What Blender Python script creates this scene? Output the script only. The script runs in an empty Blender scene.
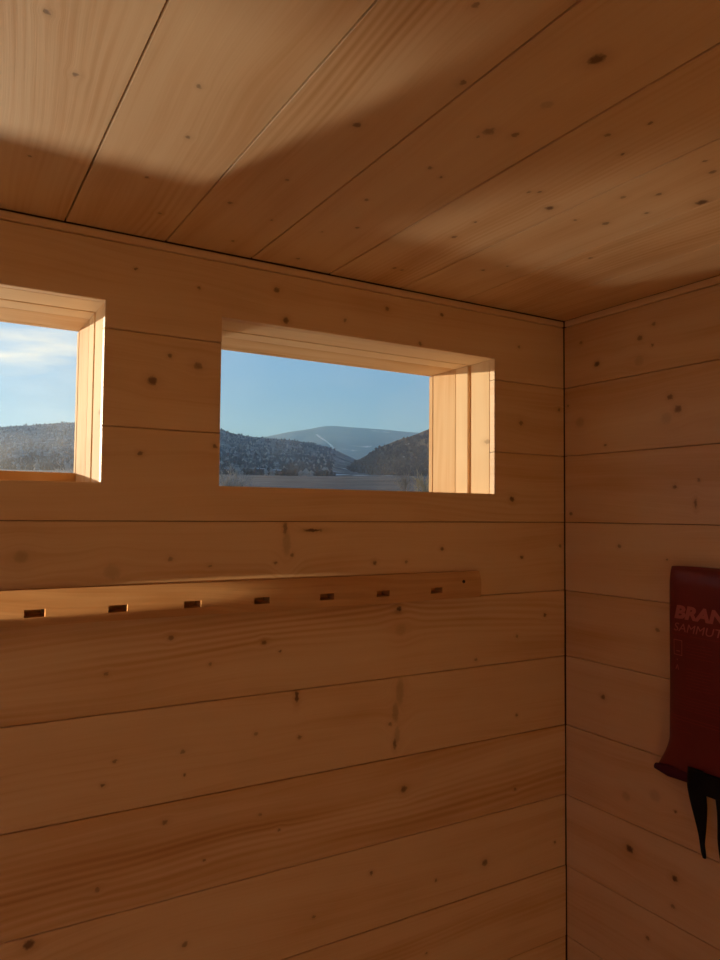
import bpy, bmesh, math, random
from mathutils import Vector, Matrix, noise
random.seed(7)
S = bpy.context.scene
COL = S.collection
R = math.radians

# ------------------------------------------------------------------ camera, sky, sun, exposure
# the camera stands at the origin of the scene, eye height above the floor of the cabin
FLOOR = -1.62
cam = bpy.data.cameras.new('camera'); cam_o = bpy.data.objects.new('camera', cam); COL.objects.link(cam_o)
M = Matrix(((0.8596245, -0.0317312, -0.5099400, 0), (-0.5108456, -0.0356404, -0.8589334, 0),
            (0.0090806, 0.9988608, -0.0468471, 0), (0, 0, 0, 1)))
cam_o.matrix_world = M
cam.sensor_fit = 'VERTICAL'; cam.sensor_height = 24; cam.lens = 24 * 723 / 960
cam.clip_start = .02; cam.clip_end = 20000
S.camera = cam_o
S.view_settings.view_transform = 'Standard'; S.view_settings.look = 'None'
S.view_settings.exposure = 0.0; S.view_settings.gamma = 1; S.view_settings.use_curve_mapping = False

SUN_AZ, SUN_EL = R(-21), R(5.8)          # azimuth measured from +Y towards +X
sd = Vector((math.sin(SUN_AZ) * math.cos(SUN_EL), math.cos(SUN_AZ) * math.cos(SUN_EL), math.sin(SUN_EL)))
sl = bpy.data.lights.new('low_sun', 'SUN'); sl.energy = 7.2; sl.color = (1.0, .80, .56); sl.angle = R(.7)
so = bpy.data.objects.new('low_sun', sl); COL.objects.link(so)
so.rotation_euler = sd.to_track_quat('Z', 'Y').to_euler()

# added spots standing in for low sun reflected onto the ceiling; no reflector built
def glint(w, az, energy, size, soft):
    ig = bpy.data.lights.new('added_ceiling_glint', 'SPOT'); ig.energy = energy; ig.color = (1.0, .86, .68); ig.spot_size = R(size); ig.spot_blend = .9; ig.shadow_soft_size = soft
    io = bpy.data.objects.new('added_ceiling_glint', ig); COL.objects.link(io)
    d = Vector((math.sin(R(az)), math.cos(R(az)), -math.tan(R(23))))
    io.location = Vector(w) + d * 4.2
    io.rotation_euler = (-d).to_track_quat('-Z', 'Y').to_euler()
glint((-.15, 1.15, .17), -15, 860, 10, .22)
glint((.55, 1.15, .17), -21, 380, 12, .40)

W = bpy.data.worlds.new('sky'); S.world = W; W.use_nodes = True
wt = W.node_tree; wt.nodes.clear()
def wn(t, **k):
    n = wt.nodes.new(t)
    for a, b in k.items(): setattr(n, a, b)
    return n
def wl(a, b): wt.links.new(a, b)
tc = wn('ShaderNodeTexCoord'); sep = wn('ShaderNodeSeparateXYZ'); wl(tc.outputs['Generated'], sep.inputs[0])
ramp = wn('ShaderNodeValToRGB'); wl(sep.outputs['Z'], ramp.inputs[0])
cr = ramp.color_ramp; cr.elements[0].position = 0; cr.elements[0].color = (.12, .26, .54, 1)
cr.elements[1].position = 1; cr.elements[1].color = (.05, .13, .33, 1)
for p, c in ((.10, (.165, .335, .66, 1)), (.20, (.15, .34, .70, 1)), (.34, (.17, .33, .56, 1))):
    e = cr.elements.new(p); e.color = c
# pale glow around the sun's part of the sky
dot = wn('ShaderNodeVectorMath', operation='DOT_PRODUCT'); wl(tc.outputs['Generated'], dot.inputs[0]); dot.inputs[1].default_value = sd
mr = wn('ShaderNodeMapRange'); wl(dot.outputs['Value'], mr.inputs[0]); mr.inputs[1].default_value = .66; mr.inputs[2].default_value = 1.0
pw = wn('ShaderNodeMath', operation='POWER'); wl(mr.outputs[0], pw.inputs[0]); pw.inputs[1].default_value = 1.6
glow = wn('ShaderNodeMixRGB', blend_type='ADD'); wl(pw.outputs[0], glow.inputs[0]); wl(ramp.outputs[0], glow.inputs[1]); glow.inputs[2].default_value = (.30, .28, .29, 1)
# streaky clouds
mp = wn('ShaderNodeMapping'); wl(tc.outputs['Generated'], mp.inputs[0]); mp.inputs['Scale'].default_value = (1.6, 1.6, 9); mp.inputs['Location'].default_value = (.30, 0, .35)
nz = wn('ShaderNodeTexNoise'); wl(mp.outputs[0], nz.inputs['Vector']); nz.inputs['Scale'].default_value = 2.2; nz.inputs['Detail'].default_value = 7; nz.inputs['Distortion'].default_value = .5
cm = wn('ShaderNodeMapRange'); wl(nz.outputs['Fac'], cm.inputs[0]); cm.inputs[1].default_value = .50; cm.inputs[2].default_value = .68
# the cloud bank lies on the sun's side of the sky and thins out away from it
md = wn('ShaderNodeMapRange'); wl(dot.outputs['Value'], md.inputs[0]); md.inputs[1].default_value = .76; md.inputs[2].default_value = .90
me = wn('ShaderNodeMath', operation='MULTIPLY'); wl(cm.outputs[0], me.inputs[0]); wl(md.outputs[0], me.inputs[1])
mz = wn('ShaderNodeMapRange'); wl(sep.outputs['Z'], mz.inputs[0]); mz.inputs[1].default_value = .14; mz.inputs[2].default_value = .19
mf = wn('ShaderNodeMath', operation='MULTIPLY'); wl(me.outputs[0], mf.inputs[0]); wl(mz.outputs[0], mf.inputs[1])
cl = wn('ShaderNodeMixRGB'); wl(mf.outputs[0], cl.inputs[0]); wl(glow.outputs[0], cl.inputs[1]); cl.inputs[2].default_value = (.98, .94, .88, 1)
bg = wn('ShaderNodeBackground'); wl(cl.outputs[0], bg.inputs[0]); bg.inputs[1].default_value = 1.0
wo = wn('ShaderNodeOutputWorld'); wl(bg.outputs[0], wo.inputs[0])

# ------------------------------------------------------------------ helpers
def setp(o, label=None, cat=None, group=None, kind=None):
    if label: o['label'] = label
    if cat: o['category'] = cat
    if group: o['group'] = group
    if kind: o['kind'] = kind
    return o
def link(name, me_, mat=None, parent=None, mw=None):
    o = bpy.data.objects.new(name, me_); COL.objects.link(o)
    if mat is not None: me_.materials.append(mat)
    if parent is not None: o.parent = parent
    if mw is not None: o.matrix_basis = mw
    return o
def bm_done(bm, name, smooth=False):
    bmesh.ops.recalc_face_normals(bm, faces=bm.faces)
    m = bpy.data.meshes.new(name); bm.to_mesh(m); bm.free()
    if smooth:
        for p in m.polygons: p.use_smooth = True
    return m
def bx(bm, a, b):
    v = [bm.verts.new((x, y, z)) for x in (a[0], b[0]) for y in (a[1], b[1]) for z in (a[2], b[2])]
    for f in ((0, 1, 3, 2), (4, 6, 7, 5), (0, 4, 5, 1), (2, 3, 7, 6), (0, 2, 6, 4), (1, 5, 7, 3)):
        bm.faces.new([v[i] for i in f])
    return v
def board_mesh(name, poly, t, bev=.0013):
    """poly: outline in local u,v (counter-clockwise); thickness t along +w, front edges bevelled"""
    bm = bmesh.new()
    f = bm.faces.new([bm.verts.new((u, v, 0)) for u, v in poly])
    r = bmesh.ops.extrude_face_region(bm, geom=[f])
    top = [g for g in r['geom'] if isinstance(g, bmesh.types.BMVert)]
    bmesh.ops.translate(bm, verts=top, vec=(0, 0, t))
    ts = set(top)
    ed = [e for e in bm.edges if e.verts[0] in ts and e.verts[1] in ts]
    if bev: bmesh.ops.bevel(bm, geom=ed, offset=bev, segments=1, affect='EDGES')
    return bm_done(bm, name)

# ------------------------------------------------------------------ wood
def gnode(nt, t, **k):
    n = nt.nodes.new(t)
    for a, b in k.items(): setattr(n, a, b)
    return n
def mth(nt, op, a, b=None, c=None):
    n = nt.nodes.new('ShaderNodeMath'); n.operation = op
    for i, s in enumerate((a, b, c)):
        if s is None: continue
        if isinstance(s, (int, float)): n.inputs[i].default_value = s
        else: nt.links.new(s, n.inputs[i])
    return n.outputs[0]
# group «knot»: bends the grain round a knot and darkens its heart
kg = bpy.data.node_groups.new('knot', 'ShaderNodeTree')
for nm in ('U', 'V', 'Warp', 'Core', 'Halo', 'CU', 'CV', 'RU', 'RV', 'Strength'):
    kg.interface.new_socket(nm, in_out='INPUT', socket_type='NodeSocketFloat')
for nm in ('Warp', 'Core', 'Halo'):
    kg.interface.new_socket(nm, in_out='OUTPUT', socket_type='NodeSocketFloat')
gi = kg.nodes.new('NodeGroupInput'); go = kg.nodes.new('NodeGroupOutput')
I = gi.outputs
du = mth(kg, 'SUBTRACT', I['U'], I['CU']); dv = mth(kg, 'SUBTRACT', I['V'], I['CV'])
a = mth(kg, 'DIVIDE', du, I['RU']); b = mth(kg, 'DIVIDE', dv, I['RV'])
d2 = mth(kg, 'ADD', mth(kg, 'MULTIPLY', a, a), mth(kg, 'MULTIPLY', b, b))
ex = mth(kg, 'POWER', 2.718, mth(kg, 'MULTIPLY', d2, -.12))
w1 = mth(kg, 'ADD', I['Warp'], mth(kg, 'MULTIPLY', mth(kg, 'MULTIPLY', dv, -.8), ex))
kg.links.new(w1, go.inputs['Warp'])
core = kg.nodes.new('ShaderNodeMapRange'); core.interpolation_type = 'SMOOTHSTEP'
kg.links.new(d2, core.inputs[0]); core.inputs[1].default_value = 1.5; core.inputs[2].default_value = .15
kg.links.new(mth(kg, 'MAXIMUM', I['Core'], mth(kg, 'MULTIPLY', core.outputs[0], I['Strength'])), go.inputs['Core'])
halo = mth(kg, 'POWER', 2.718, mth(kg, 'MULTIPLY', d2, -.30))
kg.links.new(mth(kg, 'MAXIMUM', I['Halo'], mth(kg, 'MULTIPLY', halo, I['Strength'])), go.inputs['Halo'])

# group «pine»: U along the grain, V across it, both in metres
pg = bpy.data.node_groups.new('pine', 'ShaderNodeTree')
for nm in ('U', 'V', 'W', 'Warp', 'Core', 'Halo', 'Seed', 'Tone', 'Flame'):
    pg.interface.new_socket(nm, in_out='INPUT', socket_type='NodeSocketFloat')
pg.interface.new_socket('Color', in_out='OUTPUT', socket_type='NodeSocketColor')
pg.interface.new_socket('Height', in_out='OUTPUT', socket_type='NodeSocketFloat')
gi = pg.nodes.new('NodeGroupInput'); go = pg.nodes.new('NodeGroupOutput'); I = gi.outputs
def comb(x, y, z):
    n = pg.nodes.new('ShaderNodeCombineXYZ')
    for i, s in enumerate((x, y, z)):
        if isinstance(s, (int, float)): n.inputs[i].default_value = s
        else: pg.links.new(s, n.inputs[i])
    return n.outputs[0]
def noi(vec, scale, detail, dist=0):
    n = pg.nodes.new('ShaderNodeTexNoise'); pg.links.new(vec, n.inputs['Vector'])
    n.inputs['Scale'].default_value = scale; n.inputs['Detail'].default_value = detail; n.inputs['Distortion'].default_value = dist
    return n.outputs['Fac']
V2 = mth(pg, 'ADD', I['V'], I['Warp'])
SU = mth(pg, 'ADD', mth(pg, 'MULTIPLY', I['U'], 1.0), mth(pg, 'MULTIPLY', I['Seed'], 7.3))
bend = noi(comb(mth(pg, 'MULTIPLY', SU, 1.3), mth(pg, 'MULTIPLY', V2, 4), I['Seed']), 1, 2)
V3 = mth(pg, 'ADD', V2, mth(pg, 'MULTIPLY', bend, .10))
rings = mth(pg, 'SINE', mth(pg, 'MULTIPLY', V3, 620))
rings = mth(pg, 'ADD', mth(pg, 'MULTIPLY', rings, .5), .5)
rmask = noi(comb(mth(pg, 'MULTIPLY', SU, 1.0), mth(pg, 'MULTIPLY', V3, 14), I['Seed']), 1, 2)
rm = pg.nodes.new('ShaderNodeMapRange'); pg.links.new(rmask, rm.inputs[0]); rm.inputs[1].default_value = .45; rm.inputs[2].default_value = .75
rings = mth(pg, 'MULTIPLY', mth(pg, 'MULTIPLY', rings, rm.outputs[0]), I['Flame'])
fine = noi(comb(mth(pg, 'MULTIPLY', SU, 6), mth(pg, 'MULTIPLY', V3, 420), I['Seed']), 1, 3)
broad = noi(comb(mth(pg, 'MULTIPLY', SU, 1.6), mth(pg, 'MULTIPLY', V3, 26), mth(pg, 'ADD', I['Seed'], 3)), 1, 3)
blot = noi(comb(mth(pg, 'MULTIPLY', SU, 5), mth(pg, 'MULTIPLY', I['V'], 16), mth(pg, 'ADD', I['Seed'], 9)), 1, 2)
t = mth(pg, 'ADD', mth(pg, 'MULTIPLY', mth(pg, 'SUBTRACT', fine, .5), .28), mth(pg, 'MULTIPLY', mth(pg, 'SUBTRACT', broad, .5), .85))
t = mth(pg, 'ADD', t, mth(pg, 'MULTIPLY', mth(pg, 'SUBTRACT', blot, .5), .45))
t = mth(pg, 'ADD', t, mth(pg, 'MULTIPLY', rings, .24))
t = mth(pg, 'ADD', mth(pg, 'ADD', t, .35), I['Tone'])
cr_ = pg.nodes.new('ShaderNodeValToRGB'); pg.links.new(t, cr_.inputs[0])
r_ = cr_.color_ramp; r_.elements[0].position = 0; r_.elements[0].color = (.85, .63, .39, 1)
r_.elements[1].position = 1; r_.elements[1].color = (.50, .24, .085, 1)
e = r_.elements.new(.38); e.color = (.79, .535, .30, 1)
e = r_.elements.new(.66); e.color = (.68, .40, .185, 1)
m1 = pg.nodes.new('ShaderNodeMixRGB'); pg.links.new(mth(pg, 'MULTIPLY', I['Halo'], .5), m1.inputs[0]); pg.links.new(cr_.outputs[0], m1.inputs[1]); m1.inputs[2].default_value = (.38, .15, .05, 1)
m2 = pg.nodes.new('ShaderNodeMixRGB'); pg.links.new(I['Core'], m2.inputs[0]); pg.links.new(m1.outputs[0], m2.inputs[1]); m2.inputs[2].default_value = (.07, .022, .010, 1)
pg.links.new(m2.outputs[0], go.inputs['Color'])
pg.links.new(mth(pg, 'SUBTRACT', mth(pg, 'MULTIPLY', fine, .5), mth(pg, 'MULTIPLY', I['Core'], .6)), go.inputs['Height'])

def pine(name, seed, knots=(), tone=0., flame=1., axes='XY', rough=.55, spec=.35):
    """axes: which object axes run along and across the grain"""
    m = bpy.data.materials.new(name); m.use_nodes = True; nt = m.node_tree; nt.nodes.clear()
    tc_ = gnode(nt, 'ShaderNodeTexCoord'); sp = gnode(nt, 'ShaderNodeSeparateXYZ'); nt.links.new(tc_.outputs['Object'], sp.inputs[0])
    U, V = sp.outputs[axes[0]], sp.outputs[axes[1]]
    w, c, h = None, None, None
    # a little jitter keeps knots from being perfect ellipses
    if knots:
        j = gnode(nt, 'ShaderNodeTexNoise'); nt.links.new(tc_.outputs['Object'], j.inputs['Vector']); j.inputs['Scale'].default_value = 190; j.inputs['Detail'].default_value = 2
        sj = gnode(nt, 'ShaderNodeSeparateXYZ'); nt.links.new(j.outputs['Color'], sj.inputs[0])
        UK = mth(nt, 'ADD', U, mth(nt, 'MULTIPLY', mth(nt, 'SUBTRACT', sj.outputs[0], .5), .006))
        VK = mth(nt, 'ADD', V, mth(nt, 'MULTIPLY', mth(nt, 'SUBTRACT', sj.outputs[1], .5), .006))
    for (cu, cv, ru, rv, st) in knots:
        n = nt.nodes.new('ShaderNodeGroup'); n.node_tree = kg
        nt.links.new(UK, n.inputs['U']); nt.links.new(VK, n.inputs['V'])
        for s, x in (('Warp', w), ('Core', c), ('Halo', h)):
            if x is not None: nt.links.new(x, n.inputs[s])
        n.inputs['CU'].default_value = cu; n.inputs['CV'].default_value = cv
        n.inputs['RU'].default_value = ru; n.inputs['RV'].default_value = rv; n.inputs['Strength'].default_value = st
        w, c, h = n.outputs['Warp'], n.outputs['Core'], n.outputs['Halo']
    p = nt.nodes.new('ShaderNodeGroup'); p.node_tree = pg
    nt.links.new(U, p.inputs['U']); nt.links.new(V, p.inputs['V'])
    for s, x in (('Warp', w), ('Core', c), ('Halo', h)):
        if x is not None: nt.links.new(x, p.inputs[s])
    p.inputs['Seed'].default_value = seed; p.inputs['Tone'].default_value = tone; p.inputs['Flame'].default_value = flame
    b_ = gnode(nt, 'ShaderNodeBsdfPrincipled'); nt.links.new(p.outputs['Color'], b_.inputs['Base Color'])
    b_.inputs['Roughness'].default_value = rough; b_.inputs['Specular IOR Level'].default_value = spec
    bu = gnode(nt, 'ShaderNodeBump'); bu.inputs['Strength'].default_value = .25; bu.inputs['Distance'].default_value = .001
    nt.links.new(p.outputs['Height'], bu.inputs['Height']); nt.links.new(bu.outputs[0], b_.inputs['Normal'])
    o_ = gnode(nt, 'ShaderNodeOutputMaterial'); nt.links.new(b_.outputs[0], o_.inputs[0])
    return m
def plain(name, col, rough=.6, spec=.4, sheen=0):
    m = bpy.data.materials.new(name); m.use_nodes = True; b_ = m.node_tree.nodes['Principled BSDF']
    b_.inputs['Base Color'].default_value = (*col, 1); b_.inputs['Roughness'].default_value = rough
    b_.inputs['Specular IOR Level'].default_value = spec; b_.inputs['Sheen Weight'].default_value = sheen
    return m

# ------------------------------------------------------------------ sizes of the cabin (metres from the eye)
YW, XW, ZC = 1.037, 1.093, .393          # board faces of the back wall, the right wall, the ceiling
XL, YR = -1.55, -1.35                    # left and rear walls
TB = .014                                # board thickness
ZJ = [.380, .256, .119, -.013, -.148, -.277, -.412, -.547, -.683, -.817, -.951, -1.085, -1.22, -1.354, -1.488, FLOOR]
XJ = [1.093, .960, .826, .693, .552, .415, .282, .145, .008, -.129, -.266, -.403, -.54, -.677, -.814, -.951, -1.088, -1.225, -1.362, -1.499, XL]
WIN = {1: (-.338, .201, .040, .2945), 2: (.371, .910, .040, .2955)}
DW = .205                                # depth of the reveal up to the pane
K_CE = [(0.677,0.1,'s'),(0.636,0.201,'s'),(0.73,0.22,'s'),(0.845,0.207,'s'),(0.939,0.248,'s'),(0.863,0.083,'s'),(0.602,0.067,'s'),(0.617,0.359,'b'),(0.765,0.35,'s'),(0.861,0.315,'s'),(0.882,0.382,'s'),(0.883,0.459,'s'),(0.844,0.493,'s'),(0.981,0.365,'s'),(0.997,0.477,'s'),(0.421,0.35,'s'),(0.505,0.405,'s'),(0.557,0.481,'b'),(0.571,0.478,'s'),(0.548,0.508,'b'),(0.418,0.482,'b'),(0.491,0.496,'f'),(0.761,0.458,'s'),(0.663,0.5,'s'),(0.652,0.476,'s'),(0.516,0.634,'s'),(0.498,0.589,'s'),(0.46,0.607,'s'),(0.658,0.669,'b'),(0.638,0.614,'s'),(0.631,0.625,'s'),(0.667,0.725,'s'),(0.653,0.768,'b'),(0.603,0.786,'s'),(0.587,0.722,'s'),(0.559,0.752,'s'),(0.545,0.817,'b'),(0.49,0.754,'s'),(0.479,0.724,'s'),(0.743,0.617,'s'),(0.799,0.626,'s'),(0.849,0.772,'s'),(0.884,0.751,'s'),(0.954,0.641,'s'),(0.952,0.626,'s'),(0.756,0.853,'s')]
K_BW = [(0.334,0.334,'s'),(0.293,0.227,'s'),(0.335,0.217,'b'),(0.268,0.188,'b'),(0.253,0.083,'s'),(0.363,0.099,'s'),(0.476,0.306,'b'),(0.584,0.322,'s'),(0.241,0.346,'s'),(0.46,0.352,'b'),(0.667,0.354,'s'),(0.737,0.302,'s'),(0.971,0.326,'s'),(0.976,0.178,'b'),(1.078,0.212,'s'),(0.953,0.031,'b'),(0.785,0.361,'s'),(0.104,-0.06,'f'),(0.3,-0.067,'s'),(0.359,-0.079,'s'),(0.219,-0.083,'f'),(0.48,-0.024,'t'),(0.492,-0.066,'s'),(0.465,-0.077,'s'),(0.303,-0.18,'s'),(0.362,-0.223,'s'),(0.447,-0.198,'s'),(0.474,-0.214,'s'),(0.214,-0.222,'s'),(0.504,-0.287,'t'),(0.529,-0.027,'h'),(0.787,-0.061,'s'),(0.646,-0.082,'s'),(0.71,-0.082,'s'),(0.696,-0.162,'b'),(0.7,-0.198,'f'),(0.978,-0.08,'s'),(1.08,-0.06,'s'),(0.965,-0.229,'s'),(0.865,-0.264,'s'),(1.038,-0.194,'s'),(0.701,-0.300,'f'),(0.436,-0.335,'s'),(0.229,-0.342,'s'),(0.324,-0.344,'s'),(0.327,-0.377,'s'),(0.214,-0.372,'s'),(0.3,-0.438,'s'),(0.445,-0.457,'s'),(0.477,-0.486,'s'),(0.358,-0.504,'s'),(0.21,-0.509,'s'),(0.127,-0.557,'b'),(0.332,-0.616,'b'),(0.679,-0.354,'s'),(0.689,-0.388,'t'),(0.708,-0.467,'b'),(0.644,-0.591,'s'),(0.777,-0.635,'s'),(0.887,-0.631,'b'),(0.539,-0.633,'s'),(0.756,-0.752,'s'),(0.51,-0.351,'s'),(0.96,-0.513,'s'),(0.965,-0.377,'s'),(1.063,-0.633,'s'),(0.699,-0.302,'w'),(0.690,-0.335,'w'),(0.694,-0.375,'w'),(0.483,-0.046,'w')]
K_RW = [(0.992,0.341,'s'),(0.953,0.292,'b'),(0.855,0.322,'b'),(0.825,0.341,'s'),(0.829,0.304,'s'),(0.857,0.281,'f'),(0.794,0.207,'b'),(0.779,0.184,'b'),(0.801,0.171,'f'),(0.935,0.134,'s'),(0.996,0.184,'f'),(0.742,0.061,'s'),(0.787,0.051,'s'),(0.748,0.022,'t'),(1.02,0.004,'s'),(0.904,-0.055,'s'),(1.027,0.22,'s'),(0.944,-0.338,'b'),(0.893,-0.503,'f'),(0.832,-0.482,'f'),(0.792,-0.495,'s'),(0.886,-0.593,'b'),(0.795,-0.606,'b'),(0.799,-0.653,'s'),(0.851,-0.73,'s'),(0.804,-0.074,'s'),(0.825,-0.197,'s')]
KR = {'s': (.0036, .0030, .62), 'b': (.0064, .0056, .82), 'f': (.010, .009, .22), 't': (.0035, .010, .75), 'w': (.007, .020, .30), 'h': (.016, .0025, .85)}
rk = random.Random(3)
def knots_for(src, u0, u1, v0, v1, cu, cv, flip=1, floor_s=None):
    out = []
    for (u, v, k) in src:
        if u0 <= u <= u1 and v0 <= v <= v1:
            ru, rv, st = KR[k]; q = rk.uniform(.65, 1.2)
            out.append((flip * (u - cu), v - cv, ru * q, rv * q, st * rk.uniform(.6, 1)))
    return out
# frames of the three boarded faces: columns are u (grain), v (across), w (towards the room)
F_BW = Matrix(((1, 0, 0, 0), (0, 0, -1, 0), (0, 1, 0, 0), (0, 0, 0, 1)))
F_RW = Matrix(((0, 0, -1, 0), (-1, 0, 0, 0), (0, 1, 0, 0), (0, 0, 0, 1)))
F_CE = Matrix(((0, 1, 0, 0), (1, 0, 0, 0), (0, 0, -1, 0), (0, 0, 0, 1)))
def at(x, y, z, F): return Matrix.Translation((x, y, z)) @ F
M_SHELL = pine('pine_shell', 40, tone=.05)
M_GAP = plain('dark_joint', (.11, .045, .02), .9)
rb = random.Random(11)

# ------------------------------------------------------------------ back wall with its two window openings
DX0, DX1, DZ0, DZ1 = -1.33, -.60, -1.488, -.013     # unseen glazed door, added to let more sun in
LT = .020                                # lining thickness
def wall_with_holes():
    bm = bmesh.new(); y0, y1 = YW + TB, YW + .211
    xs = [XL - .1, DX0, DX1, WIN[1][0] - LT, WIN[1][1] + LT, WIN[2][0] - LT, WIN[2][1] + LT, XW + .1]
    for i in range(7):
        x0, x1 = xs[i], xs[i + 1]
        if i == 1:
            bx(bm, (x0, y0, FLOOR - .05), (x1, y1, DZ0)); bx(bm, (x0, y0, DZ1), (x1, y1, ZC + .1))
        elif i in (3, 5):
            w = WIN[1 if i == 3 else 2]
            bx(bm, (x0, y0, FLOOR - .05), (x1, y1, w[2] - LT)); bx(bm, (x0, y0, w[3] + LT), (x1, y1, ZC + .1))
        else: bx(bm, (x0, y0, FLOOR - .05), (x1, y1, ZC + .1))
    bmesh.ops.remove_doubles(bm, verts=bm.verts, dist=1e-5)
    return bm_done(bm, 'wall_back')
# added spot imitating a sun streak on the rail; nothing built reflects it
gl_ = bpy.data.lights.new('added_rail_glint', 'SPOT'); gl_.energy = 520; gl_.color = (1, .78, .5); gl_.spot_size = R(1.8); gl_.spot_blend = .35; gl_.shadow_soft_size = .003
go_ = bpy.data.objects.new('added_rail_glint', gl_); COL.objects.link(go_); go_.location = (-1.2, .935, -.112)
go_.rotation_euler = (Vector((.05, YW - .021, -.118)) - go_.location).to_track_quat('-Z', 'Y').to_euler()
wall_back = setp(link('wall_back', wall_with_holes(), M_GAP), 'pine boarded wall holding the two small windows and the slotted rail', kind='structure')
def bw_board(poly, seed, tone, flame=1.):
    us = [p[0] for p in poly]; vs = [p[1] for p in poly]
    cu, cv = (min(us) + max(us)) / 2, (min(vs) + max(vs)) / 2
    me_ = board_mesh('board', [(u - cu, v - cv) for u, v in poly], TB)
    mat = pine('pine_back_board', seed, knots_for(K_BW, min(us), max(us), min(vs), max(vs), cu, cv), tone, flame)
    d = rb.uniform(-.0006, .0006)
    return link('board', me_, mat, wall_back, at(cu, YW + TB + d, cv, F_BW))
G = .0005
def rect(u0, u1, v0, v1): return [(u0, v0), (u1, v0), (u1, v1), (u0, v1)]
X0, X1 = XL, XW - .0005
w1, w2 = WIN[1], WIN[2]
# row under the top strip: one long board notched by both windows
v0, v1 = ZJ[1] + G, ZJ[0] - G
bw_board([(X0, v0), (w1[0], v0), (w1[0], w1[3]), (w1[1], w1[3]), (w1[1], v0), (w2[0], v0), (w2[0], w2[3]), (w2[1], w2[3]), (w2[1], v0), (X1, v0), (X1, v1), (X0, v1)], 1.3, -.02, .4)
v0, v1 = ZJ[2] + G, ZJ[1] - G
bw_board(rect(X0, w1[0], v0, v1), 2.1, 0); bw_board(rect(w1[1], w2[0], v0, v1), 2.7, .06, .5); bw_board(rect(w2[1], X1, v0, v1), 3.4, .02, .5)
v0, v1 = ZJ[3] + G, ZJ[2] - G
bw_board([(X0, v0), (X1, v0), (X1, v1), (w2[1], v1), (w2[1], w2[2]), (w2[0], w2[2]), (w2[0], v1), (w1[1], v1), (w1[1], w1[2]), (w1[0], w1[2]), (w1[0], v1), (X0, v1)], 4.6, .04, .6)
TONES = [0, 0, 0, .02, .06, .0, .10, .03, .08, .04, .05, .05, .05, .05, .05]
for i in range(3, 15):
    if i == 14: bw_board(rect(X0, X1, ZJ[i + 1] + G, ZJ[i] - G), 25, .05); continue
    bw_board(rect(DX1, X1, ZJ[i + 1] + G, ZJ[i] - G), 5.2 + i * 1.37, TONES[i], 1.5 if i in (4, 6) else .7)
    bw_board(rect(X0, DX0, ZJ[i + 1] + G, ZJ[i] - G), 7.2 + i * 1.37, TONES[i])

# ------------------------------------------------------------------ right wall
bm = bmesh.new(); bx(bm, (XW + TB, YR - .1, FLOOR - .05), (XW + .15, YW + TB, ZC + .1))
wall_right = setp(link('wall_right', bm_done(bm, 'wall_right'), M_GAP), 'pine boarded wall on which the red fire blanket pouch hangs', kind='structure')
cy = (YR + YW) / 2
shared = {}
for i in range(15):
    v1, v0 = ZJ[i] - G, ZJ[i + 1] + G; h = round(v1 - v0, 4)
    cv = (v0 + v1) / 2
    if h not in shared:
        L = (YW - YR) / 2 - .0007
        shared[h] = board_mesh('board', rect(-L, L, -h / 2, h / 2), TB); shared[h].materials.append(M_SHELL)
    o = link('board', shared[h], None, wall_right, at(XW + TB + rb.uniform(-.0007, .0007), cy, cv, F_RW))
    o.material_slots[0].link = 'OBJECT'
    o.material_slots[0].material = pine('pine_right_board', 30 + i * 1.71, knots_for(K_RW, .6, 1.1, v0, v1, cy, cv, -1), rb.uniform(-.03, .06), .4)

# ------------------------------------------------------------------ ceiling
bm = bmesh.new(); bx(bm, (XL - .1, YR - .1, ZC + TB), (XW + .15, YW + .245, ZC + .16))
ceiling = setp(link('ceiling', bm_done(bm, 'ceiling'), M_GAP), 'ceiling of wide pine boards running towards the back wall', kind='structure')
CT = {4: -.03, 5: .0, 6: .02, 7: -.03, 3: .02, 2: .0, 1: .05, 8: -.05}
for i in range(len(XJ) - 1):
    v1, v0 = XJ[i] - G, XJ[i + 1] + G; h = round(v1 - v0, 4); cv = (v0 + v1) / 2
    key = ('c', h)
    if key not in shared:
        L = (YW - YR) / 2 - .003
        shared[key] = board_mesh('board', rect(-L, L, -h / 2 + .0005, h / 2 - .0005), TB, .0006); shared[key].materials.append(M_SHELL)
    o = link('board', shared[key], None, ceiling, at(cv, cy, ZC + TB + rb.uniform(-.0003, .0003), F_CE))
    o.material_slots[0].link = 'OBJECT'
    kn = knots_for([(b_, a_, k_) for (a_, b_, k_) in K_CE], 0, 1.1, v0, v1, cy, cv) if False else knots_for([(y, x, k) for (x, y, k) in [(p[1], p[0], p[2]) for p in K_CE]], 0, 1.1, v0, v1, cy, cv)
    o.material_slots[0].material = pine('pine_ceiling_board', 60 + i * 2.13, kn, CT.get(i, 0), 1.3 if i in (5, 6, 7, 8) else .9)

# ------------------------------------------------------------------ ceiling strips, floor, the unseen walls
def strip(name, a_, b_, lab, axes, seed):
    bm = bmesh.new(); bx(bm, a_, b_); bmesh.ops.bevel(bm, geom=[e for e in bm.edges], offset=.0015, segments=1, affect='EDGES')
    return setp(link(name, bm_done(bm, name), pine('pine_strip', seed, axes=axes, flame=.3)), lab, kind='structure')
strip('trim_1', (XL, YW - .004, ZJ[0]), (XW - .004, YW + TB, ZC - .002), 'narrow pine strip between ceiling and the wall with the windows', 'XZ', 8)
strip('trim_2', (XW - .004, YR, ZJ[0]), (XW + TB, YW - .005, ZC - .0006), 'narrow pine strip between ceiling and the wall with the red pouch', 'YZ', 9)
M_FL = pine('pine_floor', 77, tone=.12, axes='YX')
bm = bmesh.new(); bx(bm, (XL - .1, YR - .1, FLOOR - .15), (XW + .15, YW + .245, FLOOR))
setp(link('floor', bm_done(bm, 'floor'), M_FL), 'pine floor of the cabin', kind='structure')
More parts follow.
